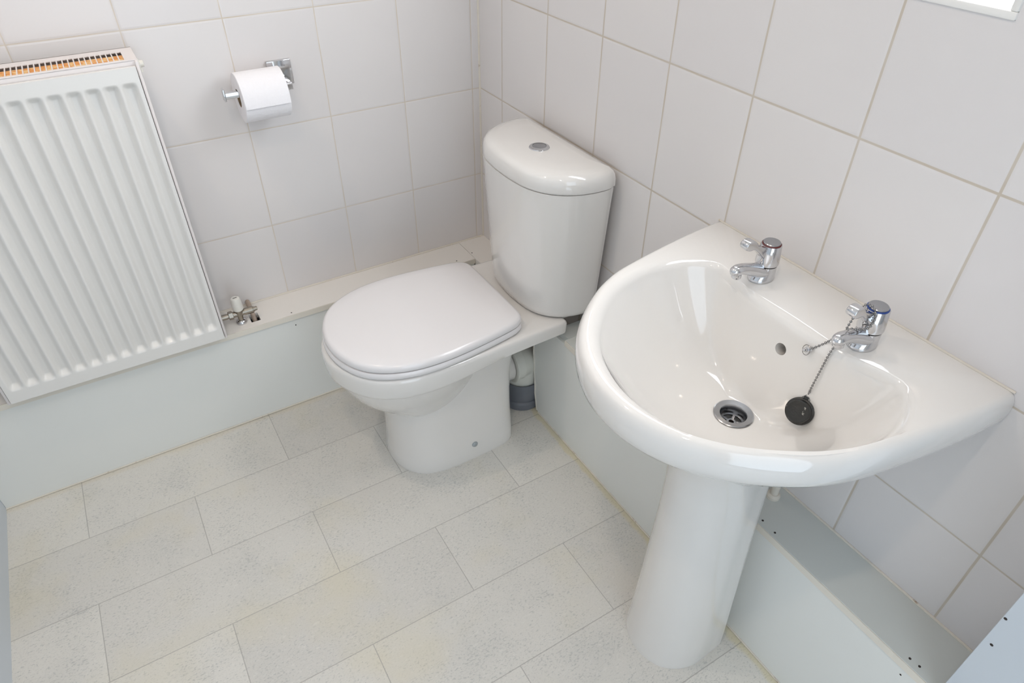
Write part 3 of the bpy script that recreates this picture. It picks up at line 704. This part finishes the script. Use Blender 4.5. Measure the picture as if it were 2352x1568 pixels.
# ------------------------------------------------------------ taps
def tap(name, label, x, y, ringmat, grp):
    t = thing(name, label, 'tap', (x, y, ZT), grp)
    z = ZT
    bm = bmesh.new()
    loft(bm, [circ((x-dx_, y, z+h_), rx_, 48, 'z', ry_) for h_, dx_, rx_, ry_ in ((-0.001, 0.0050, 0.0236, 0.0186), (0.0015, 0.0050, 0.0238, 0.0188), (0.004, 0.0045, 0.0230, 0.0184), (0.010, 0.0025, 0.0208, 0.0179), (0.017, 0.0008, 0.0184, 0.0175), (0.0235, 0.0, 0.0174, 0.0174))])
    sp_pts = [(x+0.002, y, z+0.0125), (x-0.014, y, z+0.0150), (x-0.030, y, z+0.0215), (x-0.046, y, z+0.0280), (x-0.059, y, z+0.0318), (x-0.068, y, z+0.0324), (x-0.0745, y, z+0.0305), (x-0.0780, y, z+0.0275)]
    ra_ = crom2([0.0168, 0.0155, 0.0122, 0.0104, 0.0100, 0.0096, 0.0078, 0.0030], 5); rb_ = crom2([0.0115, 0.0120, 0.0105, 0.0090, 0.0084, 0.0086, 0.0072, 0.0026], 5)
    tube(bm, crom(sp_pts, 5), list(zip(ra_, rb_)), 28)
    part('tap_body', bm, CHROME, t, ang=50)
    bm = bmesh.new(); lathe(bm, (x-0.066, y, z+0.0265), [(0.0078, 0), (0.0078, -0.0065), (0.0070, -0.0078), (0.0058, -0.0078), (0.0056, -0.003)], 28); part('nozzle', bm, CHROME, t)
    bm = bmesh.new(); lathe(bm, (x, y, z+0.0248), [(0.0160, 0), (0.0184, 0.0010), (0.0188, 0.0035), (0.0184, 0.010), (0.0164, 0.034), (0.0158, 0.0352), (0.0149, 0.0352), (0.0149, 0.0340)], 48)
    hd = part('tap_head', bm, CHROME, t)
    bm = bmesh.new(); lathe(bm, (x, y, z+0.0248), [(0.0150, 0.0335), (0.0150, 0.0358), (0.0138, 0.0364)], 40); part('colour_ring', bm, ringmat, hd)
    bm = bmesh.new(); lathe(bm, (x, y, z+0.0248), [(0.0134, 0.0350), (0.0137, 0.0378), (0.0128, 0.0388), (0.003, 0.0391)], 40); part('top_disc', bm, STEEL, hd)
    bm = bmesh.new()
    prof_ = crom([(x+dx_, 0, z+dz_) for dx_, dz_ in ((-0.002, 0.0580), (-0.018, 0.0600), (-0.030, 0.0655), (-0.038, 0.0705), (-0.0435, 0.0775), (-0.051, 0.0825), (-0.0595, 0.0830), (-0.0655, 0.0795), (-0.0665, 0.0735), (-0.0630, 0.0685), (-0.055, 0.0665), (-0.047, 0.0655), (-0.040, 0.0615), (-0.030, 0.0530), (-0.020, 0.0430), (-0.012, 0.0350), (-0.002, 0.0320))], 4)
    def side_(d_, in_):
        cx_ = sum(p.x for p in prof_)/len(prof_); cz_ = sum(p.z for p in prof_)/len(prof_); out = []
        for i_, p in enumerate(prof_):
            a_, b_ = prof_[i_-1], prof_[(i_+1) % len(prof_)]; t_ = (b_-a_); t_.normalize(); n_ = Vector((t_.z, 0, -t_.x))
            wd_ = d_*(1.0 + 0.22*max(0.0, min(1.0, (x-0.040-p.x)/0.015)))
            q_ = p + n_*in_; out.append(Vector((q_.x, y+wd_, q_.z)))
        return out
    sg_ = -1
    rg = [side_(-0.0062, -0.0016*sg_*-1), side_(-0.0060, -0.0006*sg_*-1), side_(-0.0048, 0.0), side_(0.0048, 0.0), side_(0.0060, -0.0006*sg_*-1), side_(0.0062, -0.0016*sg_*-1)]
    loft(bm, rg); part('lever', bm, CHROME, hd, ang=55)
    return t
def crom2(vals, per):
    return [p.x for p in crom([Vector((v_, i, 0)) for i, v_ in enumerate(vals)], per)]
tap('basin_tap', 'chrome lever basin tap with dark red ring, nearer the toilet', -0.0735, -1.0785, REDM, None)
tap('basin_tap', 'chrome lever basin tap with blue ring, wrapped in a bead chain', -0.0790, -1.2735, BLUEM, None)

# plug on its bead chain
pl = thing('basin_plug', 'black rubber basin plug hanging on a beaded steel chain in the bowl', 'plug', (-0.150, -1.259, 0.665))
nv = Vector((-0.86, -0.20, 0.46)).normalized(); P0 = Vector((-0.1475, -1.2585, 0.673)) + nv*0.004
rot = nv.to_track_quat('Z', 'Y').to_matrix().to_4x4(); PM = Matrix.Translation(P0) @ rot
bm = bmesh.new(); lathe(bm, (0, 0, 0), [(0.0190, 0), (0.0212, 0.0012), (0.0212, 0.0040), (0.0196, 0.0052), (0.0186, 0.0056), (0.0176, 0.0115), (0.0160, 0.0128), (0.0120, 0.0122), (0.004, 0.0116)], 48)
for v_ in bm.verts: v_.co = PM @ v_.co
part('plug', bm, RUBBER, pl, 'domed black rubber plug')
upv = (Vector((0, 0, 1)) - nv*nv.z).normalized(); sdv = nv.cross(upv)
T0 = P0 + nv*0.003 + upv*0.0212
bm = bmesh.new(); q = [T0+sdv*0.0035, T0-sdv*0.0035, T0-sdv*0.0035+upv*0.004, T0+sdv*0.0035+upv*0.004]
loft(bm, [[p-nv*0.0025 for p in q], [p+nv*0.0025 for p in q]]); part('tab', bm, RUBBER, pl)
bm = bmesh.new(); tube(bm, [T0+sdv*0.0065-upv*0.002, T0+sdv*0.0062, T0+upv*0.0085, T0-sdv*0.0062, T0-sdv*0.0065-upv*0.002], 0.00055, 8); part('wire_loop', bm, BEADM, pl)
TT = T0+upv*0.009
bm = bmesh.new()
bead_chain(bm, [(-0.1300, -1.2325, 0.7690), (-0.1245, -1.2405, 0.7795), (-0.1180, -1.2490, 0.7925), (-0.1150, -1.2580, 0.8060), (-0.1130, -1.2630, 0.8180), (-0.1100, -1.2730, 0.8230), (-0.1030, -1.2820, 0.8270), (-0.0985, -1.2840, 0.8370), (-0.0950, -1.2810, 0.8480),
    (-0.0930, -1.2710, 0.8560), (-0.0945, -1.2625, 0.8520), (-0.1010, -1.2590, 0.8380), (-0.1085, -1.2590, 0.8230), (-0.1160, -1.2600, 0.8060), (-0.1215, -1.2590, 0.7925), (-0.1300, -1.2588, 0.7770), (-0.1365, -1.2588, 0.7500), (-0.1435, -1.2588, 0.7180), tuple(TT)])
part('bead_chain', bm, BEADM, pl, 'beaded steel chain')
AP = Vector((-0.1335, -1.2290, 0.7650)); an = Vector((-0.93, 0.25, 0.22)).normalized(); am = Matrix.Translation(AP) @ an.to_track_quat('Z', 'Y').to_matrix().to_4x4()
bm = bmesh.new(); lathe(bm, (0, 0, 0), [(0.0052, -0.002), (0.0060, 0.0), (0.0052, 0.003), (0.0028, 0.0034), (0.0026, 0.009), (0.002, 0.0095)], 24)
for v_ in bm.verts: v_.co = am @ v_.co
part('chain_anchor', bm, CHROME, pl)
bm = bmesh.new(); tube(bm, [am @ Vector((0.0072*math.cos(a_), 0.0078*math.sin(a_), 0.004)) for a_ in [i*2*PI/22 for i in range(23)]], 0.0005, 8, caps=False); part('anchor_ring', bm, BEADM, pl)


# ------------------------------------------------------------ ceiling spots
for (lx, ly, lab) in ((-1.15, -0.50, 'round warm ceiling spotlight above the radiator and toilet'), (-1.02, -1.50, 'round warm ceiling spotlight nearer the doorway')):
    t = thing('ceiling_spotlight', lab, 'ceiling light', (lx, ly, ZC), 'ceiling spotlights')
    bm = bmesh.new(); lathe(bm, (lx, ly, ZC), [(0.045, 0), (0.045, -0.004), (0.034, -0.006), (0.034, -0.001)], 32, cap1=False); part('bezel', bm, CHROME, t)
    bm = bmesh.new(); lathe(bm, (lx, ly, ZC), [(0.033, -0.001), (0.033, -0.003)], 32); part('lens', bm, SPOTG, t)
    area('spotlight_glow', (lx, ly, ZC-0.008), (0, 0, 0), 0.07, 0, LAMP_W, (1.0, 0.83, 0.68), 'DISK')
